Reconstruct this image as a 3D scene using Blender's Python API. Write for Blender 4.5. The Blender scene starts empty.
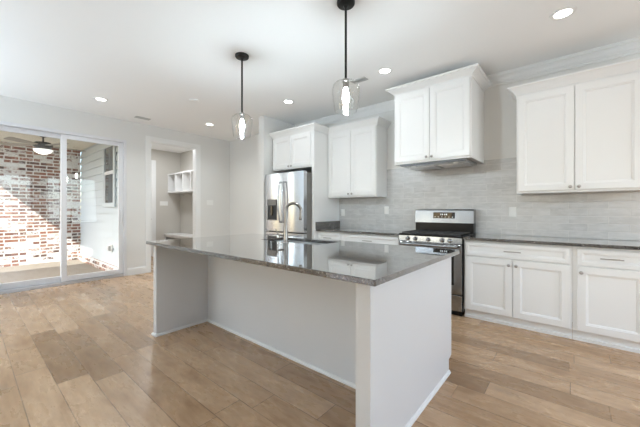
import bpy, bmesh, math, random
from mathutils import Vector
S = bpy.context.scene
COL = S.collection
PI = math.pi
R = math.radians

# ------------------------------------------------------------------ camera
cd = bpy.data.cameras.new('camera')
cam = bpy.data.objects.new('camera', cd); COL.objects.link(cam)
cam.location = (0, 0, 1.22); cam.rotation_euler = (R(90), 0, R(40))
cd.sensor_width = 36; cd.lens = 36*300/640; cd.shift_y = -3.5/640; cd.clip_start = .05; cd.clip_end = 200
S.camera = cam
# ------------------------------------------------------------------ exposure, world, sun
S.view_settings.view_transform = 'Standard'; S.view_settings.look = 'None'
S.view_settings.gamma = 1; S.view_settings.use_curve_mapping = False
S.view_settings.exposure = 0.15
S.cycles.max_bounces = 10; S.cycles.diffuse_bounces = 6; S.cycles.glossy_bounces = 5
S.cycles.transparent_max_bounces = 16; S.cycles.sample_clamp_indirect = 6
S.cycles.caustics_reflective = False; S.cycles.caustics_refractive = False
w = bpy.data.worlds.new('world'); S.world = w; w.use_nodes = True
nt = w.node_tree; bg = nt.nodes['Background']
sky = nt.nodes.new('ShaderNodeTexSky'); sky.sky_type = 'NISHITA'; sky.sun_disc = False
sky.sun_elevation = R(45); sky.sun_rotation = R(200); sky.air_density = 1; sky.dust_density = 2
nt.links.new(sky.outputs[0], bg.inputs[0]); bg.inputs[1].default_value = 0.7
def light(name, kind, loc, energy, col=(1, 1, 1), **k):
    l = bpy.data.lights.new(name, kind); l.energy = energy; l.color = col
    for a, v in k.items(): setattr(l, a, v)
    o = bpy.data.objects.new(name, l); COL.objects.link(o); o.location = loc
    return o
sun = light('sun', 'SUN', (-8, -6, 8), 8, (1, .95, .88), angle=R(.6))
sun.rotation_euler = Vector((-.5, .6, -.62)).to_track_quat('-Z', 'Y').to_euler()
CAN_W, CAN_FAR = .9, 7.0     # each recessed lamp: kitchen row, far end of the room
BULB = 445.0          # strength of each pendant bulb
# added area lamps at the assumed side windows, lighting the island end
for y in (.9, 2.9):
    a = light('added_side_light', 'AREA', (2.78, y, 1.5), 22.5, (.80, .91, 1), shape='RECTANGLE', size=1.5, size_y=2.0)
    a.rotation_euler = (R(98), 0, R(90))
# added uplight, out of view, bounced off the ceiling behind and beside the camera
a = light('added_bounce_light', 'AREA', (-4.9, -2.6, 1.15), 142, (.66, .835, 1), shape='RECTANGLE', size=2.8, size_y=2.2, spread=R(150))
a.rotation_euler = (R(165), 0, 0)

# ------------------------------------------------------------------ node helpers
def mat(name): 
    m = bpy.data.materials.new(name); m.use_nodes = True
    return m, m.node_tree, m.node_tree.nodes['Principled BSDF']
def simple(name, col, rough=.5, metal=0, spec=.5, **k):
    m, t, p = mat(name)
    p.inputs['Base Color'].default_value = (*col, 1); p.inputs['Roughness'].default_value = rough
    p.inputs['Metallic'].default_value = metal; p.inputs['Specular IOR Level'].default_value = spec
    return m
class NT:
    def __init__(s, t): s.t = t
    def n(s, typ, **k):
        o = s.t.nodes.new('ShaderNode' + typ)
        for a, v in k.items(): setattr(o, a, v)
        return o
    def put(s, sock, v):
        if isinstance(v, bpy.types.NodeSocket): s.t.links.new(v, sock)
        elif isinstance(v, (tuple, list)) and len(v) == 3 and sock.type == 'RGBA': sock.default_value = (*v, 1)
        else: sock.default_value = v
    def m(s, op, a, b=0., c=None):
        o = s.n('Math', operation=op); s.put(o.inputs[0], a); s.put(o.inputs[1], b)
        if c is not None: s.put(o.inputs[2], c)
        return o.outputs[0]
    def pos(s):
        o = s.n('NewGeometry'); q = s.n('SeparateXYZ'); s.t.links.new(o.outputs['Position'], q.inputs[0])
        return o.outputs['Position'], q.outputs
    def xyz(s, x=0., y=0., z=0.):
        o = s.n('CombineXYZ'); s.put(o.inputs[0], x); s.put(o.inputs[1], y); s.put(o.inputs[2], z); return o.outputs[0]
    def noise(s, vec, scale, detail=3, rough=.5):
        o = s.n('TexNoise'); s.put(o.inputs['Vector'], vec); o.inputs['Scale'].default_value = scale
        o.inputs['Detail'].default_value = detail; o.inputs['Roughness'].default_value = rough; return o.outputs['Fac']
    def white(s, vec):
        o = s.n('TexWhiteNoise', noise_dimensions='3D'); s.put(o.inputs['Vector'], vec); return o.outputs['Value']
    def mix(s, f, a, b, blend='MIX'):
        o = s.n('Mix', data_type='RGBA', blend_type=blend); s.put(o.inputs[0], f); s.put(o.inputs[6], a); s.put(o.inputs[7], b)
        return o.outputs[2]
    def ramp(s, f, stops, interp='LINEAR'):
        o = s.n('ValToRGB'); s.put(o.inputs[0], f); e = o.color_ramp; e.interpolation = interp
        while len(e.elements) < len(stops): e.elements.new(1)
        for el, (p_, c) in zip(e.elements, stops):
            el.position = p_; el.color = (*c, 1) if len(c) == 3 else c
        return o.outputs[0]
    def step(s, f, a, b):
        o = s.n('MapRange', interpolation_type='SMOOTHSTEP'); s.put(o.inputs[0], f)
        o.inputs[1].default_value = a; o.inputs[2].default_value = b; return o.outputs[0]
    def bump(s, h, strength, dist=.01):
        o = s.n('Bump'); s.put(o.inputs['Height'], h); o.inputs['Strength'].default_value = strength
        o.inputs['Distance'].default_value = dist; return o.outputs[0]

def paint(name, col, rough, bump=.02, scale=350, spec=.4):
    m, t, p = mat(name); N = NT(t); P, q = N.pos()
    f = N.noise(P, 2.2, 2)
    N.put(p.inputs['Base Color'], N.mix(f, tuple(c*.985 for c in col), col))
    p.inputs['Roughness'].default_value = rough; p.inputs['Specular IOR Level'].default_value = spec
    N.put(p.inputs['Normal'], N.bump(N.noise(P, scale, 2), bump, .002))
    return m
M = {}
M['wall'] = paint('wall paint', (.745, .74, .72), .75, .05, 260, .25)
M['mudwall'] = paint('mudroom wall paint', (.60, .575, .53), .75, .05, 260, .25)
M['ceiling'] = paint('ceiling paint', (.91, .91, .90), .85, .05, 200, .2)
M['trim'] = paint('trim paint', (.82, .82, .81), .4, .01)
M['cab'] = paint('white cabinet paint', (.84, .84, .83), .33, .01)
M['island'] = paint('pale grey island paint', (.70, .70, .705), .38, .01)
M['under'] = paint('cabinet underside', (.50, .49, .47), .6, .01)
M['knob'] = simple('brushed nickel', (.42, .40, .38), .28, 1)
M['chrome'] = simple('spot resistant steel', (.34, .325, .305), .27, 1)
M['dark'] = simple('oil rubbed bronze', (.012, .011, .01), .35, .4)
M['black'] = simple('black enamel', (.008, .008, .009), .25, 0, .25)
M['castiron'] = simple('cast iron', (.045, .045, .045), .5)
M['blackglass'] = simple('black oven glass', (.006, .006, .007), .05)
M['plate'] = simple('white plastic', (.82, .82, .80), .35)
M['vinyl'] = simple('white vinyl frame', (.72, .72, .74), .4)
M['aluminium'] = simple('door track aluminium', (.55, .55, .57), .35, .6)
M['slot'] = simple('dark slot', (.03, .03, .03), .6)
M['vent'] = simple('vent grille paint', (.50, .50, .49), .5)
M['fandark'] = simple('dark bronze fan metal', (.035, .03, .025), .45, .3)
M['fanblade'] = simple('weathered fan blade', (.33, .30, .25), .6)
M['patioceil'] = paint('patio ceiling paint', (.72, .68, .56), .7)
M['winglass'] = simple('dark window glass', (.10, .12, .13), .05)
M['sinksteel'] = simple('sink steel', (.68, .68, .68), .3, 1)

def steel(k=1.):
    m, t, p = mat('brushed stainless steel'); N = NT(t); P, q = N.pos()
    v = N.xyz(N.m('MULTIPLY', q[0], 3), N.m('MULTIPLY', q[1], 3), N.m('MULTIPLY', q[2], 400))
    f = N.noise(v, 1, 2)
    N.put(p.inputs['Base Color'], N.mix(f, (.50*k, .515*k, .535*k), (.57*k, .585*k, .605*k)))
    p.inputs['Metallic'].default_value = 1; p.inputs['Roughness'].default_value = .2
    N.put(p.inputs['Normal'], N.bump(N.noise(N.xyz(q[0], q[1], N.m('MULTIPLY', q[2], .5)), 3.5, 1), .12, .05))
    return m
M['steel'] = steel()
M['rangesteel'] = steel(.68)
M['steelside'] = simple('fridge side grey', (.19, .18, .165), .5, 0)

def emis(name, col, st):
    m, t, p = mat(name); p.inputs['Base Color'].default_value = (*col, 1)
    p.inputs['Emission Color'].default_value = (*col, 1); p.inputs['Emission Strength'].default_value = st; return m
M['lens'] = emis('lit lamp lens', (1, .98, .94), 7)
M['bulb'] = emis('lit bulb', (.79, .915, 1), BULB)
M['fanlens'] = emis('fan light glass', (1, .99, .96), .75)
M['digits'] = emis('display digits', (.75, .85, .9), .55)

def clear(name, tint, refl, rough=0.):
    m, t, p = mat(name); t.nodes.remove(p); N = NT(t); out = t.nodes['Material Output']
    tr = N.n('BsdfTransparent'); tr.inputs[0].default_value = (*tint, 1)
    gl = N.n('BsdfGlossy'); gl.inputs['Roughness'].default_value = rough
    lw = N.n('LayerWeight'); lw.inputs[0].default_value = .5
    mx = N.n('MixShader'); N.put(mx.inputs[0], N.m('MULTIPLY', N.m('ADD', .04, N.m('MULTIPLY', N.m('POWER', lw.outputs['Facing'], 4.), .7)), refl))
    t.links.new(tr.outputs[0], mx.inputs[1]); t.links.new(gl.outputs[0], mx.inputs[2]); t.links.new(mx.outputs[0], out.inputs[0])
    return m
M['glass'] = clear('window glass', (.97, .985, .98), .9)
M['shade'] = clear('clear blown glass', (.985, .985, .98), .8)

def floor_mat(name='oak plank floor'):
    m, t, p = mat(name); N = NT(t); P, q = N.pos()
    W, L = .18, 1.28
    ry = N.m('DIVIDE', N.m('ADD', q[1], 8.755), W); row = N.m('FLOOR', ry)
    off = N.white(N.xyz(row, 3.1, 0.))
    rx = N.m('ADD', N.m('DIVIDE', N.m('ADD', q[0], 20.), L), N.m('MULTIPLY', off, 7.3)); col = N.m('FLOOR', rx)
    pid = N.white(N.xyz(row, col, 1.7)); pid2 = N.white(N.xyz(row, col, 9.3))
    fy = N.m('FRACT', ry); fx = N.m('FRACT', rx)
    ey = N.m('MULTIPLY', N.m('MINIMUM', fy, N.m('SUBTRACT', 1, fy)), W)
    ex = N.m('MULTIPLY', N.m('MINIMUM', fx, N.m('SUBTRACT', 1, fx)), L)
    seam = N.step(N.m('MINIMUM', ey, ex), .0006, .0040)
    soft = N.m('MAXIMUM', seam, N.m('MULTIPLY', N.step(N.noise(P, 3.1, 2), .45, .62), .6))
    sx = N.m('ADD', q[0], N.m('MULTIPLY', pid, 40)); sz = N.m('MULTIPLY', pid2, 9)
    g = N.noise(N.xyz(N.m('MULTIPLY', sx, 2.2), N.m('MULTIPLY', q[1], 24), sz), 1.6, 6, .65)
    g2 = N.noise(N.xyz(N.m('MULTIPLY', sx, 2.2), N.m('MULTIPLY', q[1], 6.5), sz), 1.5, 5, .6)
    base = N.ramp(pid, [(0, (.355, .228, .132)), (.25, (.47, .308, .184)), (.7, (.545, .366, .224)), (1, (.62, .432, .278))])
    c = N.mix(N.step(g, .40, .70), base, (.87, .83, .78), 'MULTIPLY')
    c = N.mix(N.step(g2, .46, .74), c, (.74, .68, .62), 'MULTIPLY')
    vor = N.n('TexVoronoi', feature='F1'); N.put(vor.inputs['Vector'], N.xyz(N.m('MULTIPLY', q[0], .85), N.m('MULTIPLY', q[1], 1.7), 0.)); vor.inputs['Scale'].default_value = 1.55
    kn = N.m('ADD', vor.outputs['Distance'], N.m('MULTIPLY', N.m('SUBTRACT', g, .5), .22))
    c = N.mix(N.step(kn, .04, .20), N.mix(.5, c, (.22, .15, .09)), c)
    c = N.mix(N.step(kn, .0, .07), (.13, .085, .05), c)
    c = N.mix(soft, N.mix(.8, c, (.11, .07, .045)), c)
    N.put(p.inputs['Base Color'], c)
    N.put(p.inputs['Roughness'], N.m('ADD', .20, N.m('MULTIPLY', g2, .16)))
    p.inputs['Specular IOR Level'].default_value = .5
    N.put(p.inputs['Normal'], N.bump(N.m('ADD', seam, N.m('MULTIPLY', g, .3)), .2, .002))
    return m
M['floor'] = floor_mat()

def granite(name='speckled grey granite'):
    m, t, p = mat(name); N = NT(t); P, q = N.pos()
    v = N.n('TexVoronoi', feature='F1'); N.put(v.inputs['Vector'], P); v.inputs['Scale'].default_value = 120
    sc = N.n('SeparateColor'); N.put(sc.inputs[0], v.outputs['Color'])
    v2 = N.n('TexVoronoi', feature='F1'); N.put(v2.inputs['Vector'], P); v2.inputs['Scale'].default_value = 240
    s2 = N.n('SeparateColor'); N.put(s2.inputs[0], v2.outputs['Color'])
    big = N.noise(P, 14, 4, .65)
    f = N.m('ADD', N.m('ADD', N.m('MULTIPLY', sc.outputs[0], .66), N.m('MULTIPLY', s2.outputs[0], .26)), N.m('MULTIPLY', big, .14))
    c = N.ramp(f, [(0, (.008, .008, .009)), (.36, (.018, .017, .018)), (.48, (.05, .046, .042)), (.60, (.10, .086, .073)), (.72, (.16, .148, .137)), (.80, (.06, .05, .041)), (.90, (.36, .345, .32)), (1, (.56, .54, .51))])
    N.put(p.inputs['Base Color'], c); p.inputs['Roughness'].default_value = .03; p.inputs['Specular IOR Level'].default_value = 1.0
    p.inputs['Coat Weight'].default_value = 1.0; p.inputs['Coat Roughness'].default_value = .02; p.inputs['Coat IOR'].default_value = 1.65
    return m
M['granite'] = granite()

def tile():
    m, t, p = mat('glossy grey subway tile'); N = NT(t); P, q = N.pos()
    W, L = .0795, .318
    rz = N.m('DIVIDE', N.m('SUBTRACT', q[2], .9165), W); row = N.m('FLOOR', rz)
    rx = N.m('ADD', N.m('DIVIDE', N.m('ADD', q[0], 20.062), L), N.m('MULTIPLY', N.m('MODULO', row, 2.), .5)); col = N.m('FLOOR', rx)
    pid = N.white(N.xyz(row, col, 2.2)); pid2 = N.white(N.xyz(row, col, 5.2))
    fz = N.m('FRACT', rz); fx = N.m('FRACT', rx)
    e = N.m('MINIMUM', N.m('MULTIPLY', N.m('MINIMUM', fz, N.m('SUBTRACT', 1, fz)), W), N.m('MULTIPLY', N.m('MINIMUM', fx, N.m('SUBTRACT', 1, fx)), L))
    s = N.step(e, .0008, .0022)
    wv = N.noise(N.xyz(N.m('ADD', N.m('MULTIPLY', q[0], 8), N.m('MULTIPLY', pid, 30)), 0., N.m('MULTIPLY', q[2], 22)), 1, 3, .55)
    base = N.mix(pid2, (.50, .50, .495), (.57, .57, .565))
    base = N.mix(N.step(wv, .35, .75), base, (.63, .63, .63))
    N.put(p.inputs['Base Color'], N.mix(s, (.66, .65, .63), base))
    N.put(p.inputs['Roughness'], N.m('SUBTRACT', .5, N.m('MULTIPLY', s, .27)))
    h = N.m('ADD', N.m('MULTIPLY', N.step(e, .0, .006), .6), N.m('MULTIPLY', wv, 1.1))
    N.put(p.inputs['Normal'], N.bump(h, .35, .004))
    return m
M['tile'] = tile()

def brickmat(name, ax):
    m, t, p = mat(name); N = NT(t); P, q = N.pos()
    b = N.n('TexBrick'); N.put(b.inputs['Vector'], N.xyz(q[ax], q[2], 0.))
    b.inputs['Scale'].default_value = 1; b.inputs['Brick Width'].default_value = .24; b.inputs['Row Height'].default_value = .079
    b.inputs['Mortar Size'].default_value = .014; b.inputs['Mortar Smooth'].default_value = .3; b.inputs['Bias'].default_value = 0
    row = N.m('FLOOR', N.m('DIVIDE', q[2], .079))
    col = N.m('FLOOR', N.m('ADD', N.m('DIVIDE', q[ax], .24), N.m('MULTIPLY', N.m('MODULO', row, 2.), .5)))
    pid = N.white(N.xyz(row, col, 4.4)); pid2 = N.white(N.xyz(col, row, 7.4))
    n1 = N.noise(P, 26, 4, .65); n2 = N.noise(P, 1.5, 3, .6); n3 = N.noise(P, 70, 2)
    c = N.ramp(pid, [(0, (.10, .07, .06)), (.25, (.20, .10, .075)), (.5, (.30, .14, .095)), (.75, (.25, .16, .12)), (1, (.36, .21, .15))])
    c = N.mix(n3, c, (.55, .5, .48), 'SOFT_LIGHT')
    wsh = N.m('ADD', N.m('ADD', N.m('MULTIPLY', n1, .75), N.m('MULTIPLY', n2, .75)), N.m('MULTIPLY', pid2, .42))
    c = N.mix(N.step(wsh, .93, 1.16), c, (.72, .71, .69))
    c = N.mix(b.outputs['Fac'], c, (.68, .66, .62))
    N.put(p.inputs['Base Color'], c); p.inputs['Roughness'].default_value = .85; p.inputs['Specular IOR Level'].default_value = .2
    N.put(p.inputs['Normal'], N.bump(N.m('ADD', N.m('MULTIPLY', N.m('SUBTRACT', 1, b.outputs['Fac']), 1.), N.m('MULTIPLY', n1, .4)), .5, .008))
    return m
M['brick'] = brickmat('whitewashed reclaimed brick', 1)
M['ledge'] = brickmat('whitewashed ledge brick', 0)
def siding():
    m, t, p = mat('white lap siding'); N = NT(t); P, q = N.pos()
    N.put(p.inputs['Base Color'], N.mix(N.noise(P, 4, 2), (.55, .60, .62), (.58, .63, .65))); p.inputs['Roughness'].default_value = .6
    return m
M['siding'] = siding()
def concrete():
    m, t, p = mat('tan patio concrete'); N = NT(t); P, q = N.pos()
    f = N.noise(P, 5, 5, .7); g = N.noise(P, 90, 2)
    c = N.mix(f, (.22, .185, .145), (.30, .26, .21)); c = N.mix(N.m('MULTIPLY', g, .5), c, (.38, .34, .29))
    N.put(p.inputs['Base Color'], c); p.inputs['Roughness'].default_value = .8
    return m
M['concrete'] = concrete()

# ------------------------------------------------------------------ mesh helpers
WL = {}
def wl(o): return WL.get(o.name, Vector((0, 0, 0)))
def box(bm, x0, y0, z0, x1, y1, z1, bev=0., seg=1):
    if x1 < x0: x0, x1 = x1, x0
    if y1 < y0: y0, y1 = y1, y0
    if z1 < z0: z0, z1 = z1, z0
    vs = [bm.verts.new(p) for p in ((x0,y0,z0),(x1,y0,z0),(x1,y1,z0),(x0,y1,z0),(x0,y0,z1),(x1,y0,z1),(x1,y1,z1),(x0,y1,z1))]
    fs = [bm.faces.new([vs[i] for i in f]) for f in ((3,2,1,0),(4,5,6,7),(0,1,5,4),(1,2,6,5),(2,3,7,6),(3,0,4,7))]
    if bev:
        es = list({e for f in fs for e in f.edges})
        bmesh.ops.bevel(bm, geom=es, offset=bev, segments=seg, affect='EDGES', profile=.5)
def B(*boxes, bev=0., seg=1):
    bm = bmesh.new()
    for b in boxes: box(bm, *b, bev=bev, seg=seg)
    return bm
def lathe(bm, prof, c=(0, 0, 0), n=24, axis='z', cap=True):
    rings = []
    for r, h in prof:
        ring = []
        for i in range(n):
            a = 2*PI*i/n; x, y = r*math.cos(a), r*math.sin(a)
            p = {'z': (x, y, h), 'y': (x, h, -y), 'x': (h, x, y)}[axis]
            ring.append(bm.verts.new((c[0]+p[0], c[1]+p[1], c[2]+p[2])))
        rings.append(ring)
    for a, b in zip(rings, rings[1:]):
        for i in range(n): bm.faces.new((a[i], a[(i+1) % n], b[(i+1) % n], b[i]))
    if cap:
        bm.faces.new(rings[0][::-1]); bm.faces.new(rings[-1])
def tube(bm, pts, rad, n=12):
    pts = [Vector(p) for p in pts]; rings = []; up = None
    for i, p in enumerate(pts):
        d = (pts[min(i+1, len(pts)-1)] - pts[max(i-1, 0)]).normalized()
        if up is None: up = Vector((0, 0, 1)) if abs(d.z) < .9 else Vector((1, 0, 0))
        s = d.cross(up).normalized(); up = s.cross(d).normalized()
        r = rad[i] if isinstance(rad, (list, tuple)) else rad
        rings.append([bm.verts.new(p + (s*math.cos(2*PI*k/n) + up*math.sin(2*PI*k/n))*r) for k in range(n)])
    for a, b in zip(rings, rings[1:]):
        for i in range(n): bm.faces.new((a[i], a[(i+1) % n], b[(i+1) % n], b[i]))
    bm.faces.new(rings[0][::-1]); bm.faces.new(rings[-1])
def sweep(bm, path, prof):
    """mitred sweep; prof = closed polygon of (out, z); out to the right of the path direction"""
    P = [Vector(p) for p in path]; n = len(P); dirs = [(P[i+1]-P[i]).normalized() for i in range(n-1)]
    nr = [Vector((d.y, -d.x)) for d in dirs]; rings = []
    for i in range(n):
        if i == 0: o = nr[0]
        elif i == n-1: o = nr[-1]
        else:
            o = nr[i-1] + nr[i]; o = o / (o.dot(nr[i]))
        rings.append([bm.verts.new((P[i].x+o.x*a, P[i].y+o.y*a, z)) for a, z in prof])
    k = len(prof)
    for a, b in zip(rings, rings[1:]):
        for i in range(k): bm.faces.new((a[i], b[i], b[(i+1) % k], a[(i+1) % k]))
    bm.faces.new(rings[0]); bm.faces.new(rings[-1][::-1])
def prism(bm, poly, x0, x1, axis='x'):
    """poly (y,z) along x, or (x,z) along y, or (x,y) along z"""
    def mk(p, t): return {'x': (t, p[0], p[1]), 'y': (p[0], t, p[1]), 'z': (p[0], p[1], t)}[axis]
    a = [bm.verts.new(mk(p, x0)) for p in poly]; b = [bm.verts.new(mk(p, x1)) for p in poly]
    for i in range(len(poly)): bm.faces.new((a[i], a[(i+1) % len(poly)], b[(i+1) % len(poly)], b[i]))
    bm.faces.new(a[::-1]); bm.faces.new(b)
def obj(name, bm, m, parent=None, smooth=False, label=None):
    bmesh.ops.recalc_face_normals(bm, faces=bm.faces[:])
    xs = [v.co.x for v in bm.verts]; ys = [v.co.y for v in bm.verts]; zs = [v.co.z for v in bm.verts]
    o_ = Vector(((min(xs)+max(xs))/2, (min(ys)+max(ys))/2, min(zs)))
    bmesh.ops.translate(bm, verts=bm.verts, vec=-o_)
    me = bpy.data.meshes.new(name); bm.to_mesh(me); bm.free()
    ms = m if isinstance(m, list) else [m]
    for x in ms: me.materials.append(M[x])
    if smooth:
        for p in me.polygons: p.use_smooth = True
        me.set_sharp_from_angle(angle=R(40))
    o = bpy.data.objects.new(name, me); COL.objects.link(o); WL[o.name] = o_
    if parent is not None:
        o.parent = parent; o.location = o_ - wl(parent)
    else: o.location = o_
    if label: o['label'] = label
    return o
def tag(o, label, cat, group=None):
    o['label'] = label; o['category'] = cat
    if group: o['group'] = group
    return o
def thing(name, label, cat, loc, group=None):
    o = bpy.data.objects.new(name, None); COL.objects.link(o); o.location = loc; o.empty_display_size = .1
    WL[o.name] = Vector(loc); return tag(o, label, cat, group)
def struct(name, bm, m, smooth=False, parent=None):
    o = obj(name, bm, m, parent, smooth)
    if parent is None: o['kind'] = 'structure'
    return o
def dup(root, loc, label):
    r = root.copy(); COL.objects.link(r); r.location = loc; r['label'] = label
    for ch in list(root.children):
        c = ch.copy(); COL.objects.link(c); c.parent = r
        for g in list(ch.children):
            d = g.copy(); COL.objects.link(d); d.parent = c
    return r

# ------------------------------------------------------------------ room shell
XL, YB, YN, H = -6.33, 4.27, 4.15, 2.88      # left wall, kitchen wall, nook wall, ceiling
XR, YF = 2.9, -4.5
SX0, SX1 = -4.28, -4.14                       # stub wall by the fridge
DY0, DY1, DZ = .13, 1.955, 2.51               # slider opening
OY0, OY1, OZ = 2.37, 3.31, 2.575              # mudroom opening
struct('floor', B((XL-.14, YF, -.1, XR, YB, 0)), 'floor')
struct('ceiling', B((XL-.14, YF-.15, H, XR+.15, YB+.15, H+.12)), 'ceiling')
struct('wall_left', B((XL-.14, YF, 0, XL, DY0, H), (XL-.14, DY0, DZ, XL, DY1, H), (XL-.14, DY1, 0, XL, OY0, H),
                      (XL-.14, OY0, OZ, XL, OY1, H), (XL-.14, OY1, 0, XL, YN, H)), 'wall')
struct('wall_back', B((SX1, YB, 0, XR, YB+.15, H)), 'wall')
struct('wall_nook', B((XL-.14, YN, 0, SX0, YB+.15, H)), 'wall')
struct('wall_stub', B((SX0, 3.40, 0, SX1, YB+.15, H)), 'wall')
struct('wall_right', B((XR, YF, 0, XR+.15, .1, H), (XR, .1, 0, XR+.15, 1.7, .45), (XR, .1, 2.55, XR+.15, 1.7, H), (XR, 1.7, 0, XR+.15, 2.1, H),
                       (XR, 2.1, 0, XR+.15, 3.7, .45), (XR, 2.1, 2.55, XR+.15, 3.7, H), (XR, 3.7, 0, XR+.15, YB+.15, H)), 'wall')
for i, (a, b) in enumerate(((.1, 1.7), (2.1, 3.7))):
    f = B((XR+.04, a, .45, XR+.1, a+.06, 2.55), (XR+.04, b-.06, .45, XR+.1, b, 2.55), (XR+.04, a+.06, .45, XR+.1, b-.06, .51),
          (XR+.04, a+.06, 2.49, XR+.1, b-.06, 2.55), (XR+.04, a+.06, 1.47, XR+.1, b-.06, 1.53))
    struct('window_%d' % (i+5), f, 'trim')  # unseen side windows, put in for light from the right
bm = bmesh.new()
wins = [(-5.5, -3.7), (-2.1, -.3), (.6, 2.4)]; x = XL-.14
for a, b in wins:
    box(bm, x, YF-.15, 0, a, YF, H); box(bm, a, YF-.15, 0, b, YF, .45); box(bm, a, YF-.15, 2.55, b, YF, H); x = b
box(bm, x, YF-.15, 0, XR+.15, YF, H)
struct('wall_front', bm, 'wall')
struct('sun_blocker', B((XL-1, YF-4.2, 2.62, XR+1, YF-.16, 2.74)), 'patioceil')  # unseen roof slab, added to keep sun patches off the floor
for i, (a, b) in enumerate(wins):
    f = B((a, YF-.1, .45, a+.06, YF-.04, 2.55), (b-.06, YF-.1, .45, b, YF-.04, 2.55), (a+.06, YF-.1, .45, b-.06, YF-.04, .51),
          (a+.06, YF-.1, 2.49, b-.06, YF-.04, 2.55), (a+.06, YF-.1, 1.47, b-.06, YF-.04, 1.53))
    struct('window_%d' % (i+2), f, 'trim')
# crown along ceiling
CR = [(0, H), (.10, H), (.10, H-.014), (.088, H-.016), (.086, H-.026), (.066, H-.036), (.046, H-.056), (.036, H-.078), (.026, H-.082), (.026, H-.092), (.014, H-.096), (.014, H-.118), (0, H-.118)]
bm = bmesh.new(); sweep(bm, [(SX1, YB), (XR, YB)], CR)
struct('trim_1', bm, 'trim')
# baseboards
BBP = [(0, 0), (.016, 0), (.016, .115), (.008, .135), (0, .135)]
bm = bmesh.new(); sweep(bm, [(XL, DY1+.02), (XL, OY0-.088)], BBP); struct('baseboard_left', bm, 'trim')
bm = bmesh.new(); sweep(bm, [(XL, OY1+.088), (XL, YN), (SX0, YN), (SX0, 3.40), (SX1, 3.40)], BBP); struct('baseboard_nook', bm, 'trim')
bm = bmesh.new(); sweep(bm, [(XL, YF), (XL, DY0-.02)], BBP); struct('baseboard_front', bm, 'trim')
# casing of the mudroom opening
bm = bmesh.new()
for x0, x1 in ((XL, XL+.02), (XL-.16, XL-.14)):
    box(bm, x0, OY0-.088, 0, x1, OY0, OZ+.088, .003); box(bm, x0, OY1, 0, x1, OY1+.088, OZ+.088, .003); box(bm, x0, OY0, OZ, x1, OY1, OZ+.088, .003)
box(bm, XL-.14, OY0-.004, 0, XL, OY0+.012, OZ); box(bm, XL-.14, OY1-.012, 0, XL, OY1+.004, OZ); box(bm, XL-.14, OY0+.012, OZ-.012, XL, OY1-.012, OZ+.004)
struct('trim_2', bm, 'trim')
# backsplash tile
struct('wall_backsplash', B((-3.134, YB-.010, .9165, -2.212, YB, 1.42), (-2.212, YB-.010, .9165, .53, YB, 1.40), (-2.212, YB-.010, 1.40, -1.78, YB, 1.85), (-.86, YB-.010, 1.40, -.47, YB, 1.85), (-1.78, YB-.010, 1.40, -.86, YB, 1.80)), 'tile')

# ------------------------------------------------------------------ mudroom beyond the opening
MX, MY = -8.45, 3.94
struct('floor_mudroom', B((MX-.1, 2.21, -.1, XL-.14, MY+.1, 0)), 'floor')
struct('ceiling_mudroom', B((MX-.1, 2.21, 2.82, XL-.14, MY+.1, 2.9)), 'ceiling')
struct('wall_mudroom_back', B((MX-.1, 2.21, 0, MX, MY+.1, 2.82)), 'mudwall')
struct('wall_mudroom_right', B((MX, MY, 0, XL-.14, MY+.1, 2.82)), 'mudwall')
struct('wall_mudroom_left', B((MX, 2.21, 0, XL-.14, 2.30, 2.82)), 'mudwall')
d2 = struct('door_2', B((MX, 2.55, .01, MX+.02, 3.20, 2.44)), 'trim')
struct('door_casing', B((MX, 3.20, 0, MX+.025, 3.29, 2.53), (MX, 2.46, 2.44, MX+.025, 3.20, 2.53), bev=.003), 'trim', parent=d2)
bm = bmesh.new(); lathe(bm, [(.012, MX+.02), (.012, MX+.06), (.028, MX+.065), (.03, MX+.085), (.02, MX+.1)], (0, 3.13, .98), 14, 'x')
struct('door_knob', bm, 'knob', True, parent=d2)
bm = bmesh.new(); sweep(bm, [(MX, 3.29), (MX, MY)], BBP); struct('baseboard_mudroom', bm, 'trim')
ml = light('mudroom_lamp', 'AREA', (-7.3, 2.95, 2.79), 20, (.93, .96, 1), shape='DISK', size=.3)
# cubby shelf
cx1 = -6.75; cy = MY-.34
cub = thing('cubby_shelf', 'white wall-hung cubby shelf with square compartments in the mudroom', 'shelf', ((MX+cx1)/2, MY-.15, 1.68))
obj('bottom_shelf', B((MX+.001, cy, 1.68, cx1, MY-.001, 1.715), bev=.002), 'cab', cub)
obj('top_shelf', B((MX+.001, cy, 2.165, cx1, MY-.001, 2.20), bev=.002), 'cab', cub)
for k in range(5):
    xx = MX+.002+k*(cx1-.027-MX)/4
    obj('divider', B((xx, cy+.003, 1.715, xx+.025, MY-.001, 2.165)), 'cab', cub)
obj('back_rail', B((MX+.03, MY-.02, 1.56, cx1, MY-.001, 1.68), bev=.002), 'mudwall', cub)
for k in range(4):
    bm = bmesh.new(); xx = MX+.28+k*.42
    tube(bm, [(xx, MY-.02, 1.63), (xx, MY-.06, 1.62), (xx, MY-.075, 1.64), (xx, MY-.075, 1.665)], .006, 8)
    obj('coat_hook', bm, 'knob', cub, True)
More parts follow.
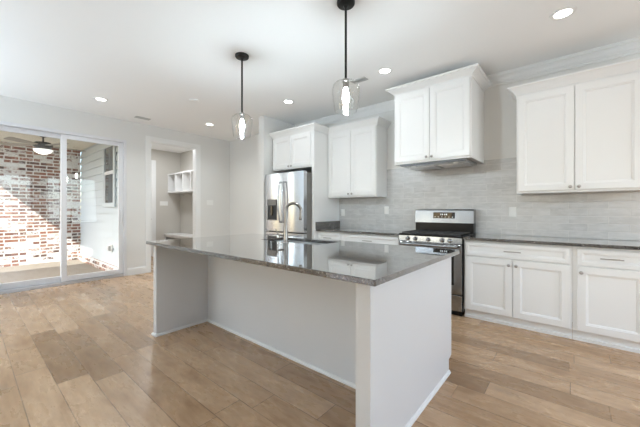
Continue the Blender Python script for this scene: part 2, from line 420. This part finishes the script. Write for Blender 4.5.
# bench
by = MY-.42
bn = thing('mudroom_bench', 'white built-in bench with open shoe slots below the cubby shelf', 'bench', ((MX+cx1)/2, MY-.2, 0))
obj('seat', B((MX+.03, by-.02, .54, cx1, MY-.001, .58), bev=.004), 'cab', bn)
for k in range(4):
    xx = MX+.03+k*(cx1-.06-MX)/3
    obj('divider', B((xx, by+.002, .0, xx+.03, MY-.02, .54)), 'cab', bn)
obj('face_frame', B((MX+.03, by-.012, .0, cx1, by+.002, .09), (MX+.03, by-.012, .50, cx1, by+.002, .54), (MX+.03, by-.012, .0, MX+.10, by+.002, .54)), 'cab', bn)
obj('back_board', B((MX+.03, MY-.02, 0, cx1, MY-.001, .54)), 'cab', bn)
obj('bench_shelf', B((MX+.06, by+.005, .40, cx1-.03, MY-.02, .42)), 'cab', bn)

# ------------------------------------------------------------------ sliding patio door
d1 = bpy.data.objects.new('door_1', None); COL.objects.link(d1); d1.location = (XL-.07, (DY0+DY1)/2, 0); WL['door_1'] = Vector(d1.location); d1['kind'] = 'structure'
fx0, fx1 = XL-.135, XL+.012
obj('door_frame', B((fx0, DY0, 0, fx1, DY0+.045, DZ), (fx0, DY1-.045, 0, fx1, DY1, DZ), (fx0, DY0+.045, DZ-.05, fx1, DY1-.045, DZ), bev=.003), 'vinyl', d1)
obj('threshold', B((fx0, DY0+.045, 0, fx1, DY1-.045, .045), (XL-.05, DY0+.045, .045, XL-.042, DY1-.045, .06), bev=.002), 'aluminium', d1)
def sash(y0, y1, xc, sw=.072):
    s = obj('sash', B((xc-.02, y0, .05, xc+.02, y0+sw, DZ-.052), (xc-.02, y1-sw, .05, xc+.02, y1, DZ-.052), (xc-.02, y0+sw, .05, xc+.02, y1-sw, .05+.085),
                      (xc-.02, y0+sw, DZ-.052-.07, xc+.02, y1-sw, DZ-.052), bev=.003), 'vinyl', d1)
    obj('glass_pane', B((xc-.004, y0+sw-.005, .13, xc+.004, y1-sw+.005, DZ-.118)), 'glass', s)
    return s
ms = 1.085
sash(DY0+.046, ms+.02, XL-.095)
sr = sash(ms-.055, DY1-.046, XL-.035)
bm = bmesh.new(); yy = DY1-.046-.036
tube(bm, [(XL-.014, yy, .99), (XL+.02, yy, 1.0), (XL+.034, yy, 1.04), (XL+.034, yy, 1.16), (XL+.02, yy, 1.20), (XL-.014, yy, 1.21)], .009, 8)
obj('pull_handle', bm, 'vinyl', sr, True)
obj('lock_plate', B((XL-.015, yy-.018, .96, XL-.008, yy+.018, 1.25), bev=.002), 'vinyl', sr)

# ------------------------------------------------------------------ patio outside
PX, PY = -9.8, 1.975
struct('floor_patio', B((PX-.2, -5.5, -.2, XL-.14, PY, -.06)), 'concrete')
struct('ceiling_patio', B((PX-.2, -.42, 2.76, XL-.14, PY+.12, 2.88)), 'patioceil')
struct('wall_brick', B((PX-.2, -1.6, -.06, PX, PY, 2.76)), 'brick')
bm = bmesh.new()
z = .10
while z < 2.76:
    z1 = min(z+.175, 2.76)
    prism(bm, [(PY+.12, z), (PY-.010, z), (PY+.018, z1), (PY+.12, z1)], PX, XL-.14); z += .175
struct('wall_siding', bm, 'siding')
bm = bmesh.new(); prism(bm, [(PY+.12, -.06), (PY-.06, -.06), (PY-.06, .05), (PY-.004, .10), (PY+.12, .10)], PX, XL-.14)
struct('trim_3', bm, 'ledge')
w1 = bpy.data.objects.new('window_1', None); COL.objects.link(w1); wx0, wx1, wz0, wz1 = -7.68, -7.08, 1.37, 2.53
w1.location = ((wx0+wx1)/2, PY, wz0); WL['window_1'] = Vector(w1.location); w1['kind'] = 'structure'
obj('window_casing', B((wx0-.1, PY-.03, wz0-.09, wx0, PY-.006, wz1+.09), (wx1, PY-.03, wz0-.09, wx1+.1, PY-.006, wz1+.09), (wx0, PY-.03, wz0-.09, wx1, PY-.006, wz0), (wx0, PY-.03, wz1, wx1, PY-.006, wz1+.09), bev=.003), 'siding', w1)
obj('window_sash', B((wx0, PY-.02, 1.96, wx1, PY-.006, 2.03), (wx0, PY-.02, wz0, wx0+.04, PY-.006, 1.96), (wx1-.04, PY-.02, wz0, wx1, PY-.006, 1.96)), 'vinyl', w1)
obj('window_pane', B((wx0, PY-.012, wz0, wx1, PY-.005, wz1)), 'winglass', w1)
t = thing('patio_outlet_box', 'small grey covered outlet box low on the white siding', 'outlet', (-7.24, PY-.03, .36))
obj('cover', B((-7.31, PY-.03, .36, -7.17, PY-.004, .51), bev=.006), 'plate', t)
obj('flip_lid', B((-7.28, PY-.075, .385, -7.20, PY-.03, .485), bev=.008, seg=2), 'vent', t)
# patio ceiling fan
FX, FY = -8.2, 1.05
t = thing('ceiling_fan', 'dark bronze ceiling fan with white bowl light above the patio', 'ceiling fan', (FX, FY, 2.76))
bm = bmesh.new(); lathe(bm, [(.07, 2.76), (.07, 2.74), (.05, 2.70), (.015, 2.69), (.015, 2.60)], (FX, FY, 0), 20); obj('downrod', bm, 'fandark', t, True)
bm = bmesh.new(); lathe(bm, [(.03, 2.60), (.12, 2.585), (.15, 2.55), (.15, 2.50), (.11, 2.46), (.08, 2.44)], (FX, FY, 0), 24); obj('motor_housing', bm, 'fandark', t, True)
bm = bmesh.new(); lathe(bm, [(.155, 2.44), (.15, 2.425), (.12, 2.385), (.07, 2.355), (.015, 2.34)], (FX, FY, 0), 24); obj('light_bowl', bm, 'fanlens', t, True)
for k in range(5):
    a = R(20+72*k); ca, sa = math.cos(a), math.sin(a); bm = bmesh.new()
    def pt(r, s, z_): return bm.verts.new((FX+ca*r-sa*s, FY+sa*r+ca*s, z_))
    for z_ in (0,):
        A = [pt(.10, -.03, 2.515), pt(.20, -.05, 2.51), pt(.30, -.07, 2.505), pt(.66, -.075, 2.50), pt(.69, -.05, 2.505), pt(.69, .05, 2.525), pt(.66, .075, 2.53), pt(.30, .07, 2.525), pt(.20, .05, 2.52), pt(.10, .03, 2.52)]
        Bq = [bm.verts.new(v.co + Vector((0, 0, .010))) for v in A]
        bm.faces.new(A[::-1]); bm.faces.new(Bq)
        for i in range(10): bm.faces.new((A[i], A[(i+1) % 10], Bq[(i+1) % 10], Bq[i]))
    obj('blade', bm, 'fanblade', t)

# ------------------------------------------------------------------ cabinets
def door_bm(x0, x1, z0, z1, y, th=.02, st=.062):
    """shaker door facing -Y"""
    bm = bmesh.new()
    def ring(i, yy): return [bm.verts.new(p) for p in ((x0+i, yy, z0+i), (x1-i, yy, z0+i), (x1-i, yy, z1-i), (x0+i, yy, z1-i))]
    rs = [ring(0, y+th), ring(0, y+.003), ring(.003, y), ring(st, y), ring(st+.004, y+.004), ring(st+.012, y+.006), ring(st+.017, y+.013)]
    for a, b in zip(rs, rs[1:]):
        for i in range(4): bm.faces.new((a[i], a[(i+1) % 4], b[(i+1) % 4], b[i]))
    bm.faces.new(rs[-1]); bm.faces.new(rs[0][::-1])
    return bm
def door(x0, x1, z0, z1, y, parent, knob=None, m='cab', st=.062):
    d = obj('door', door_bm(x0, x1, z0, z1, y, st=st), m, parent)
    if knob:
        bm = bmesh.new(); lathe(bm, [(.006, y), (.006, y-.014), (.014, y-.018), (.016, y-.024), (.012, y-.029), (.004, y-.031)], (knob[0], 0, knob[1]), 14, 'y')
        obj('knob', bm, 'knob', d, True)
    return d
def drawer(x0, x1, z0, z1, y, parent, pull=True):
    d = obj('drawer_front', door_bm(x0, x1, z0, z1, y, st=.034), 'cab', parent)
    if pull:
        c, zc = (x0+x1)/2, (z0+z1)/2; bm = bmesh.new()
        tube(bm, [(c-.075, y-.028, zc), (c+.075, y-.028, zc)], .0055, 10)
        tube(bm, [(c-.048, y, zc), (c-.048, y-.028, zc)], .0045, 8); tube(bm, [(c+.048, y, zc), (c+.048, y-.028, zc)], .0045, 8)
        obj('bar_pull', bm, 'knob', d, True)
    return d
YC = 3.66                      # face of base doors
def base_cab(x0, x1, label, dx0, dx1, doors, gap=.006, pull=True):
    t = thing('base_cabinet', label, 'cabinet', ((x0+x1)/2, 3.95, 0), 'base cabinets along the tiled wall')
    obj('body', B((x0, YC+.021, .095, x1, YB-.002, .883), bev=.0015), 'cab', t)
    obj('toe_kick', B((x0, YC+.055, 0, x1, YC+.075, .094), (x0, YC+.04, 0, x1, YC+.055, .03)), 'cab', t)
    drawer(dx0, dx1, .712, .862, YC, t, pull)
    n = len(doors)
    for i, k in enumerate(doors):
        w_ = (dx1-dx0-gap*(n-1))/n; a = dx0+i*(w_+gap)
        door(a, a+w_, .105, .70, YC, t, ((a+.03 if k == 'l' else a+w_-.03), .645))
    return t
base_cab(-.940, .005, 'white base cabinet with two doors just right of the steel range', -.928, -.012, 'rl')
base_cab(.007, .53, 'white base cabinet with one door at far right end', .037, .50, 'l')
base_cab(-3.134, -2.672, 'narrow white base cabinet beside the refrigerator panel', -3.12, -2.685, 'r')
base_cab(-2.670, -1.715, 'white base cabinet left of the steel range with wide drawer', -2.657, -1.728, 'rl')
# perimeter worktops
def slab(name, x0, y0, x1, y1, z0=.885, z1=.915): return B((x0, y0, z0, x1, y1, z1), bev=.003)
t = thing('granite_worktop', 'speckled grey granite worktop right of the steel range', 'countertop', (-.2, 3.95, .885))
obj('slab', slab('s', -.940, 3.625, .55, YB-.002), 'granite', t)
t = thing('granite_worktop', 'speckled grey granite worktop between refrigerator panel and range', 'countertop', (-2.4, 3.95, .885))
obj('slab', slab('s', -3.134, 3.625, -1.713, YB-.002), 'granite', t)
obj('side_splash', B((-3.134, 3.62, .9155, -3.11, YB-.012, 1.03), bev=.002), 'granite', t)

CAB_CR = lambda z0, z1, o: [(0, z0), (.008, z0), (.010, z0+.012), (.018, z0+.018), (o*.42, z0+(z1-z0)*.42), (o*.78, z0+(z1-z0)*.72), (o-.006, z1-.022), (o, z1-.016), (o, z1), (0, z1)]
def wall_cab(label, x0, x1, z0, z1, yf, crown_path, crown_top, o, doors, dx0, dx1, knobz, kind='wall_cabinet', gap=.006, underside=True, yb=YB-.002):
    t = thing(kind, label, 'cabinet', ((x0+x1)/2, yf+.15, z0), 'white upper cabinets')
    obj('body', B((x0, yf+.021, z0+.012, x1, yb, z1), bev=.0015), 'cab', t)
    obj('bottom_rail', B((x0, yf+.021, z0, x1, yf+.04, z0+.0115), (x0, yf+.04, z0, x0+.02, yb, z0+.0115), (x1-.02, yf+.04, z0, x1, yb, z0+.0115)), 'cab', t)
    n = len(doors)
    for i, k in enumerate(doors):
        w_ = (dx1-dx0-gap*(n-1))/n; a = dx0+i*(w_+gap)
        door(a, a+w_, z0+.022, z1-.03, yf, t, ((a+.03 if k == 'l' else a+w_-.03), knobz))
    bm = bmesh.new(); sweep(bm, crown_path, CAB_CR(z1-.012, crown_top, o)); obj('crown_molding', bm, 'cab', t)
    return t
yu = 3.93
wall_cab('white upper cabinet with two doors right of the range hood', -.47, .53, 1.402, 2.495, yu, [(-.47, YB-.002), (-.47, yu+.02), (.53, yu+.02), (.53, YB-.002)], 2.578, .075, 'rl', -.455, .50, 1.455)
wall_cab('white upper cabinet with two doors between refrigerator panel and range hood', -3.133, -2.212, 1.422, 2.50, yu, [(-3.133, yu+.02), (-2.212, yu+.02), (-2.212, YB-.002)], 2.585, .07, 'rl', -3.12, -2.222, 1.475)
yh = 3.63
hc = wall_cab('tall deep white cabinet with two doors over the range', -1.785, -.855, 1.81, 2.73, yh, [(-1.785, YB-.002), (-1.785, yh+.02), (-.855, yh+.02), (-.855, YB-.002)], 2.80, .085, 'rl', -1.77, -.868, 1.865)
yc = 3.57
fc = wall_cab('short white cabinet with two doors above the refrigerator', -4.112, -3.187, 1.918, 2.50, yc, [(-4.112, 3.80), (-4.112, yc+.02), (-3.135, yc+.02), (-3.135, yu+.02)], 2.585, .07, 'rl', -4.10, -3.20, 1.963)
obj('side_panel', B((-3.186, yc+.021, 0, -3.135, YB-.002, 2.487), bev=.002), 'cab', fc)
# range hood insert
t = thing('range_hood', 'slim stainless hood insert with lights beneath the cabinet over the range', 'range hood', (-1.32, 3.95, 1.79))
obj('hood_body', B((-1.72, 3.70, 1.786, -.92, 4.20, 1.8205), bev=.006, seg=2), 'steel', t)
bm = bmesh.new(); prism(bm, [(3.70, 1.81), (3.70, 1.795), (3.678, 1.79), (3.675, 1.80), (3.678, 1.81)], -1.72, -.92); obj('front_lip', bm, 'steel', t)
for x0, x1 in ((-1.68, -1.35), (-1.29, -.96)): obj('grease_filter', B((x0, 3.86, 1.780, x1, 4.16, 1.786), bev=.001), 'sinksteel', t)
for x0 in (-1.58, -1.06):
    bm = bmesh.new(); lathe(bm, [(.03, 1.786), (.03, 1.781), (.02, 1.780)], (x0, 3.78, 0), 16); obj('hood_light', bm, 'plate', t, True)

# ------------------------------------------------------------------ range
rx0, rx1, ry = -1.708, -.944, 3.62
t = thing('gas_range', 'stainless steel gas range with black cooktop below the hood', 'range', ((rx0+rx1)/2, 3.9, 0))
obj('body', B((rx0, ry+.03, .06, rx1, 4.24, .899), bev=.003), 'black', t)
obj('base_plinth', B((rx0+.02, ry+.06, 0, rx1-.02, 4.2, .06)), 'black', t)
ov = obj('oven_door', B((rx0+.006, ry-.005, .255, rx1-.006, ry+.029, .825), bev=.005, seg=2), 'rangesteel', t)
obj('door_window', B((rx0+.09, ry-.008, .36, rx1-.09, ry-.004, .725), bev=.001), 'blackglass', ov)
bm = bmesh.new(); tube(bm, [(rx0+.04, ry-.05, .80), (rx1-.04, ry-.05, .80)], .016, 14)
for x0 in (rx0+.06, rx1-.06): tube(bm, [(x0, ry-.005, .80), (x0, ry-.05, .80)], .011, 10)
obj('door_handle', bm, 'rangesteel', ov, True)
dr = obj('storage_drawer', B((rx0+.006, ry-.002, .065, rx1-.006, ry+.029, .245), bev=.005, seg=2), 'rangesteel', t)
bm = bmesh.new(); prism(bm, [(ry+.029, .832), (ry-.012, .832), (ry-.006, .899), (ry+.029, .899)], rx0+.004, rx1-.004); cp = obj('control_panel', bm, 'rangesteel', t)
for k in range(5):
    xx = rx0+(.125, .222, .382, .545, .632)[k]; bm = bmesh.new()
    lathe(bm, [(.027, ry-.008), (.027, ry-.014), (.021, ry-.018), (.018, ry-.042), (.014, ry-.045)], (xx, 0, .866), 18, 'y')
    box(bm, xx-.004, ry-.049, .850, xx+.004, ry-.044, .882)
    obj('burner_knob', bm, 'rangesteel', cp, True)
obj('cooktop', B((rx0, ry-.002, .900, rx1, 4.13, .924), bev=.006, seg=2), 'black', t)
for k in range(3):
    a = rx0+.03+k*.238; b = a+.228; bm = bmesh.new(); y0, y1 = ry+.03, 4.10
    for q_ in (a, b-.014, (a+b)/2-.006): box(bm, q_, y0, .932, q_+.013, y1, .941)
    for q_ in (y0, y0+.11, y0+.22, y0+.33, y1-.013): box(bm, a, q_, .931, b, q_+.012, .940)
    for q_ in (a, b-.013):
        for s_ in (y0, y1-.013): box(bm, q_, s_, .924, q_+.013, s_+.013, .934)
    obj('grate', bm, 'castiron', t)
for k in range(3):
    for yy in ((3.76, 3.98) if k != 1 else (3.87,)):
        bm = bmesh.new(); lathe(bm, [(.05, .924), (.05, .926), (.035, .928), (.035, .930), (.01, .931)], (rx0+.144+k*.238, yy, 0), 18); obj('burner', bm, 'castiron', t, True)
bm = bmesh.new(); prism(bm, [(4.255, .90), (4.15, .90), (4.15, 1.05), (4.255, 1.05)], rx0+.005, rx1-.005); obj('rear_riser', bm, 'black', t)
bm = bmesh.new(); prism(bm, [(4.255, 1.05), (4.135, 1.05), (4.150, 1.212), (4.165, 1.228), (4.255, 1.228)], rx0+.003, rx1-.003); bp = obj('backguard', bm, 'rangesteel', t)
dp = obj('display', B((-1.452, 4.138, 1.108, -1.172, 4.15, 1.188), bev=.003), 'blackglass', bp)
for j in range(6):
    xx = -1.432+j*.045; obj('display_mark', B((xx, 4.1372, 1.124, xx+.012, 4.1379, 1.129)), 'digits', dp)
for j in range(4):
    xx = -1.355+j*.022+(.008 if j > 1 else 0); obj('display_mark', B((xx, 4.1372, 1.152, xx+.010, 4.1379, 1.170)), 'digits', dp)

# ------------------------------------------------------------------ refrigerator
fx0, fx1, fy, fz = -4.115, -3.195, 3.40, 1.835
t = thing('refrigerator', 'stainless french door refrigerator with water dispenser', 'refrigerator', ((fx0+fx1)/2, 3.8, 0))
obj('body', B((fx0+.008, fy+.09, .03, fx1-.004, 4.22, fz-.02), bev=.004), 'steelside', t)
obj('foot_grille', B((fx0+.03, fy+.11, 0, fx1-.03, 4.1, .03)), 'slot', t)
fm = (fx0+fx1)/2-.005
zs = .865
def bow(x0, x1, z0, z1, y0, dep=.085, bow_=.012, n=8):
    bm = bmesh.new(); poly = [(x0, y0+dep)] + [(x0+(x1-x0)*i/n, y0+bow_*(1-math.sin(PI*i/n))) for i in range(n+1)] + [(x1, y0+dep)]
    prism(bm, poly, z0, z1, 'z'); return bm
ld = obj('fridge_door', bow(fx0, fm-.003, zs, fz, fy), 'steel', t, True)
rd = obj('fridge_door', bow(fm+.003, fx1, zs, fz, fy), 'steel', t, True)
fd = obj('freezer_drawer', bow(fx0, fx1, .05, zs-.022, fy, bow_=.014, n=14), 'steel', t, True)
for d_, xx in ((ld, fm-.045), (rd, fm+.045)):
    bm = bmesh.new(); pts = []
    for i in range(13):
        s_ = i/12; pts.append((xx, fy-.028-.035*math.sin(PI*s_), 1.02+.66*s_))
    tube(bm, [(xx, fy+.012, 1.02)] + pts + [(xx, fy+.012, 1.68)], .0135, 12); obj('door_handle', bm, 'steel', d_, True)
bm = bmesh.new(); tube(bm, [(fx0+.09, fy+.01, .79), (fx0+.09, fy-.05, .79), (fx1-.09, fy-.05, .79), (fx1-.09, fy+.01, .79)], .0135, 12); obj('drawer_handle', bm, 'steel', fd, True)
dx0, dx1 = fx0+.075, fx0+.315
dsp = obj('water_dispenser', B((dx0, fy-.006, 1.045, dx0+.012, fy+.02, 1.40), (dx1-.012, fy-.006, 1.045, dx1, fy+.02, 1.40), (dx0, fy-.006, 1.30, dx1, fy+.02, 1.40), (dx0, fy-.006, 1.045, dx1, fy+.02, 1.06)), 'steelside', ld)
obj('dispenser_recess', B((dx0+.012, fy-.001, 1.06, dx1-.012, fy+.004, 1.30)), 'slot', dsp)
obj('dispenser_paddle', B(((dx0+dx1)/2-.025, fy-.018, 1.13, (dx0+dx1)/2+.025, fy-.002, 1.29), bev=.004), 'blackglass', dsp)

# ------------------------------------------------------------------ island
ix0, ix1, iyf, iyb, iw = -3.135, -.70, 1.20, 2.405, 1.735
t = thing('kitchen_island', 'pale grey kitchen island with seating overhang', 'kitchen island', ((ix0+ix1)/2, 1.9, 0))
lp = B((ix0, iyf, 0, ix0+.065, iw+.05, .884), bev=.002); obj('end_panel', lp, 'island', t)
bm = bmesh.new(); prism(bm, [(iyf, 0), (iyb-.06, 0), (iyb-.06, .10), (iyb, .115), (iyb, .884), (iyf, .884)], ix1-.006-.08, ix1-.006, 'x')
obj('end_panel', bm, 'island', t)
obj('back_panel', B((ix0+.065, iw, 0, ix1-.087, iw+.02, .884)), 'island', t)
obj('cabinet_box', B((ix0+.065, iw+.021, .10, ix1-.087, iyb-.02, .66), (ix0+.065, iw+.021, 0, ix1-.087, iyb-.08, .10), (ix0+.065, iw+.021, .66, -2.64, iyb-.02, .884), (-1.60, iw+.021, .66, ix1-.087, iyb-.02, .884)), 'cab', t)
xs_ = [ix0+.07, -2.66, -2.12, -1.59, ix1-.095]
for a, b in zip(xs_, xs_[1:]):
    bm = bmesh.new(); box(bm, a, iyb-.02, .115, b-.006, iyb, .87, bev=.002); obj('door', bm, 'cab', t)
SH = [(0, 0), (.014, 0), (.013, .012), (.006, .022), (0, .024)]
bm = bmesh.new(); sweep(bm, [(ix0, iw+.05), (ix0, iyf), (ix0+.065, iyf), (ix0+.065, iw), (ix1-.086, iw), (ix1-.086, iyf), (ix1-.006, iyf), (ix1-.006, iyb-.06)], SH)
obj('base_shoe', bm, 'trim', t)
# worktop with sink cut-out
sx0, sx1, sy0, sy1 = -2.47, -1.70, 1.985, 2.325
cx0, cx1, cy0, cy1, cz0, cz1 = -3.195, -.655, 1.155, 2.435, .885, .915
bm = bmesh.new()
X = [cx0, sx0, sx1, cx1]; Y = [cy0, sy0, sy1, cy1]
vt = [[[bm.verts.new((X[i], Y[j], z_)) for z_ in (cz0, cz1)] for j in range(4)] for i in range(4)]
for i in range(3):
    for j in range(3):
        if i == 1 and j == 1: continue
        q4 = [vt[i][j], vt[i+1][j], vt[i+1][j+1], vt[i][j+1]]
        bm.faces.new([v[1] for v in q4]); bm.faces.new([v[0] for v in q4[::-1]])
for i in range(3):
    for j, s_ in ((0, 1), (3, -1)): bm.faces.new([vt[i][j][0], vt[i+1][j][0], vt[i+1][j][1], vt[i][j][1]][::s_])
    for j, s_ in ((0, -1), (3, 1)): bm.faces.new([vt[j][i][0], vt[j][i+1][0], vt[j][i+1][1], vt[j][i][1]][::s_])
for a, b in (((1, 1), (2, 1)), ((2, 1), (2, 2)), ((2, 2), (1, 2)), ((1, 2), (1, 1))):
    bm.faces.new([vt[a[0]][a[1]][0], vt[a[0]][a[1]][1], vt[b[0]][b[1]][1], vt[b[0]][b[1]][0]])
bmesh.ops.recalc_face_normals(bm, faces=bm.faces[:])
es = [e for e in bm.edges if len(e.link_faces) == 2 and e.link_faces[0].normal.dot(e.link_faces[1].normal) < .5]
bmesh.ops.bevel(bm, geom=es, offset=.003, segments=1, affect='EDGES')
it = obj('island_countertop', bm, 'granite'); tag(it, 'speckled grey granite top of the kitchen island', 'countertop')
# sink
def bowl(x0, x1, y0, y1, zb, zt):
    bm = bmesh.new()
    def ring(i, z_): 
        out = []
        for (cx_, cy_, a0) in ((x1-i-.04, y1-i-.04, 0), (x0+i+.04, y1-i-.04, 90), (x0+i+.04, y0+i+.04, 180), (x1-i-.04, y0+i+.04, 270)):
            for k in range(5): a = R(a0+22.5*k); out.append(bm.verts.new((cx_+.04*math.cos(a), cy_+.04*math.sin(a), z_)))
        return out
    rs = [ring(-.012, zt), ring(0, zt), ring(.004, zb+.03), ring(.02, zb+.004), ring(.05, zb)]
    for a, b in zip(rs, rs[1:]):
        for i in range(20): bm.faces.new((a[i], a[(i+1) % 20], b[(i+1) % 20], b[i]))
    bm.faces.new(rs[-1]); return bm
t = thing('kitchen_sink', 'stainless double bowl sink set into the island granite', 'sink', ((sx0+sx1)/2, (sy0+sy1)/2, .69))
for a, b in ((sx0+.006, -2.10), (-2.075, sx1-.006)):
    bw = obj('basin', bowl(a, b, sy0+.004, sy1-.004, .695, .8845), 'sinksteel', t, True)
    bm = bmesh.new(); lathe(bm, [(.045, .6952), (.045, .699), (.035, .700), (.01, .698)], ((a+b)/2, (sy0+sy1)/2, 0), 20); obj('drain', bm, 'chrome', bw, True)
# faucet
px, py = -2.052, 1.945
t = thing('kitchen_faucet', 'tall brushed gooseneck faucet standing beside the island sink', 'faucet', (px, py, .915))
bm = bmesh.new(); lathe(bm, [(.028, .915), (.028, .922), (.024, .928), (.021, .95), (.0195, 1.03), (.015, 1.06), (.0135, 1.08)], (px, py, 0), 20); obj('base', bm, 'chrome', t, True)
dirx, diry = .74, .67
pts = [(px, py, 1.07), (px, py, 1.14)]; rr = .072
for i in range(15):
    a = PI - i*R(190)/14
    pts.append((px+dirx*(rr+rr*math.cos(a)), py+diry*(rr+rr*math.cos(a)), 1.21+rr*math.sin(a)))
bm = bmesh.new(); tube(bm, pts, .0145, 12); obj('spout', bm, 'chrome', t, True)
e0, e1 = Vector(pts[-2]), Vector(pts[-1]); dd = (e1-e0).normalized()
bm = bmesh.new(); tube(bm, [e1-dd*.005, e1+dd*.01, e1+dd*.06, e1+dd*.072], [.0125, .0145, .0165, .014], 12); obj('spray_head', bm, 'chrome', t, True)
bm = bmesh.new(); tube(bm, [(px-.015, py-.012, .985), (px-.04, py-.03, .985), (px-.055, py-.042, .99), (px-.075, py-.058, 1.04)], [.012, .012, .007, .006], 10); obj('lever_handle', bm, 'chrome', t, True)

# ------------------------------------------------------------------ wall plates
def plate(name, label, cat, c, face, w_=.072, h_=.116, slots=1, group=None):
    t = thing(name, label, cat, c, group); x, y, z = c
    def bx(u0, u1, z0, z1, d0, d1, bev=.0):
        if face == 'y': return B((x+u0, y-d1, z+z0, x+u1, y-d0, z+z1), bev=bev)
        return B((x+d0, y+u0, z+z0, x+d1, y+u1, z+z1), bev=bev)
    obj('cover_plate', bx(-w_/2, w_/2, 0, h_, .0002, .006, .002), 'plate', t)
    for k in range(slots):
        u = (k-(slots-1)/2)*.046
        if cat == 'outlet':
            for zz in (.026, .066): obj('receptacle', bx(u-.016, u+.016, zz, zz+.026, .006, .0075, .0005), 'plate', t)
        else: obj('rocker', bx(u-.016, u+.016, .025, .091, .006, .009, .001), 'plate', t)
    return t
yp = YB-.010
plate('wall_outlet', 'white outlet on the tile nearest the refrigerator panel', 'outlet', (-3.05, yp, 1.118), 'y', group='white outlets on the tile')
plate('wall_outlet', 'white outlet on the tile just left of the range', 'outlet', (-2.215, yp, 1.158), 'y', group='white outlets on the tile')
plate('wall_outlet', 'white double outlet on the tile just right of the range', 'outlet', (-.545, yp, 1.14), 'y', .075, group='white outlets on the tile')
plate('light_switch', 'white switch plate on the wall right of the mudroom opening', 'light switch', (XL, 3.63, 1.33), 'x', .16, slots=3)
plate('light_switch', 'white switch plate on the mudroom back wall', 'light switch', (MX, 3.50, 1.34), 'x', .21, slots=3)

# ------------------------------------------------------------------ ceiling fixtures
CY = .0005
def can(x, y, label, watt):
    t = thing('recessed_light', label, 'recessed light', (x, y, H), 'recessed ceiling lights')
    bm = bmesh.new(); lathe(bm, [(.062, H-.006), (.064, H-.010), (.088, H-.006), (.090, H-.0005), (.062, H-.0005), (.062, H-.006)], (x, y, 0), 32, cap=False); obj('trim_ring', bm, 'plate', t, True)
    bm = bmesh.new(); lathe(bm, [(.062, H-.0008), (.062, H-.005), (.01, H-.006)], (x, y, 0), 28); obj('lens', bm, 'lens', t, True)
    l = light('lamp', 'AREA', (0, 0, -.014), watt, (.87, .95, 1), shape='DISK', size=.12); l.parent = t; l.data.spread = R(140)
    return t
c0 = can(-1.704, 3.23, 'recessed ceiling light just left of the tall cabinet over the range', CAN_W)
for x, y, lb in ((-.057, 3.25, 'recessed ceiling light nearest the far right upper cabinet'),
                 (-3.316, 3.20, 'recessed ceiling light in front of the refrigerator cabinet')): dup(c0, (x, y, H), lb)
c1 = can(-5.36, 3.07, 'recessed ceiling light near the mudroom opening', CAN_FAR)
dup(c1, (-5.39, 1.33, H), 'recessed ceiling light near the sliding patio door')
def vent(x, y, lx, ly, label, kind='air_vent'):
    t = thing(kind, label, 'vent', (x, y, H), 'ceiling air vents')
    a, b = lx/2, ly/2; z0 = H-.008; z1 = H-.0005
    obj('vent_frame', B((x-a, y-b, z0, x+a, y-b+.02, z1), (x-a, y+b-.02, z0, x+a, y+b, z1), (x-a, y-b+.02, z0, x-a+.02, y+b-.02, z1), (x+a-.02, y-b+.02, z0, x+a, y+b-.02, z1)), 'vent', t)
    obj('backing', B((x-a+.02, y-b+.02, H-.002, x+a-.02, y+b-.02, z1)), 'slot', t)
    n = 6; bm = bmesh.new()
    for i in range(n):
        if lx < ly: q_ = x-a+.03+i*(lx-.06)/(n-1); box(bm, q_-.008, y-b+.02, z0, q_+.004, y+b-.02, z0+.003)
        else: q_ = y-b+.03+i*(ly-.06)/(n-1); box(bm, x-a+.02, q_-.008, z0, x+a-.02, q_+.004, z0+.003)
    obj('louvers', bm, 'vent', t)
vent(-5.93, 2.09, .11, .24, 'grey ceiling air vent near the mudroom opening')
vent(-2.08, 3.26, .21, .10, 'grey ceiling air vent beside the nearer pendant glass')
t = thing('smoke_detector', 'flat white round detector plate on the ceiling left of the far pendant', 'smoke detector', (-4.37, 2.25, H))
bm = bmesh.new(); lathe(bm, [(.062, H-.0005), (.062, H-.012), (.055, H-.018), (.01, H-.02)], (-4.37, 2.25, 0), 28); obj('cover', bm, 'plate', t, True)

def pendant(x, y, label):
    t = thing('pendant_light', label, 'pendant light', (x, y, H), 'glass pendant lights')
    bm = bmesh.new(); lathe(bm, [(.072, H-.0005), (.072, H-.018), (.066, H-.026), (.02, H-.032), (.012, H-.05)], (x, y, 0), 32); obj('canopy', bm, 'dark', t, True)
    bm = bmesh.new(); tube(bm, [(x, y, H-.04), (x, y, 2.255)], .0095, 12); obj('rod', bm, 'dark', t, True)
    bm = bmesh.new(); lathe(bm, [(.0115, 2.268), (.022, 2.262), (.028, 2.252), (.03, 2.240), (.024, 2.236), (.024, 2.195), (.018, 2.19)], (x, y, 0), 20); obj('socket', bm, 'knob', t, True)
    pr = [(.030, 2.246), (.058, 2.243), (.084, 2.233), (.102, 2.214), (.111, 2.185), (.111, 2.155), (.106, 2.11), (.098, 2.06), (.091, 2.02), (.088, 2.003)]
    pr = pr + [(.0855, 2.003)] + [(r-.003, z_-.002) for r, z_ in pr[::-1][1:]]
    bm = bmesh.new(); lathe(bm, pr, (x, y, 0), 40, cap=False); obj('glass_shade', bm, 'shade', t, True)
    bm = bmesh.new(); lathe(bm, [(.012, 2.19), (.017, 2.175), (.025, 2.14), (.026, 2.11), (.02, 2.075), (.008, 2.06)], (x, y, 0), 20); obj('bulb', bm, 'bulb', t, True)
    return t
p0 = pendant(-1.380, 1.965, 'nearer clear glass pendant hanging over the island on a black rod')
dup(p0, (-2.713, 1.93, H), 'farther clear glass pendant hanging over the sink end of the island')
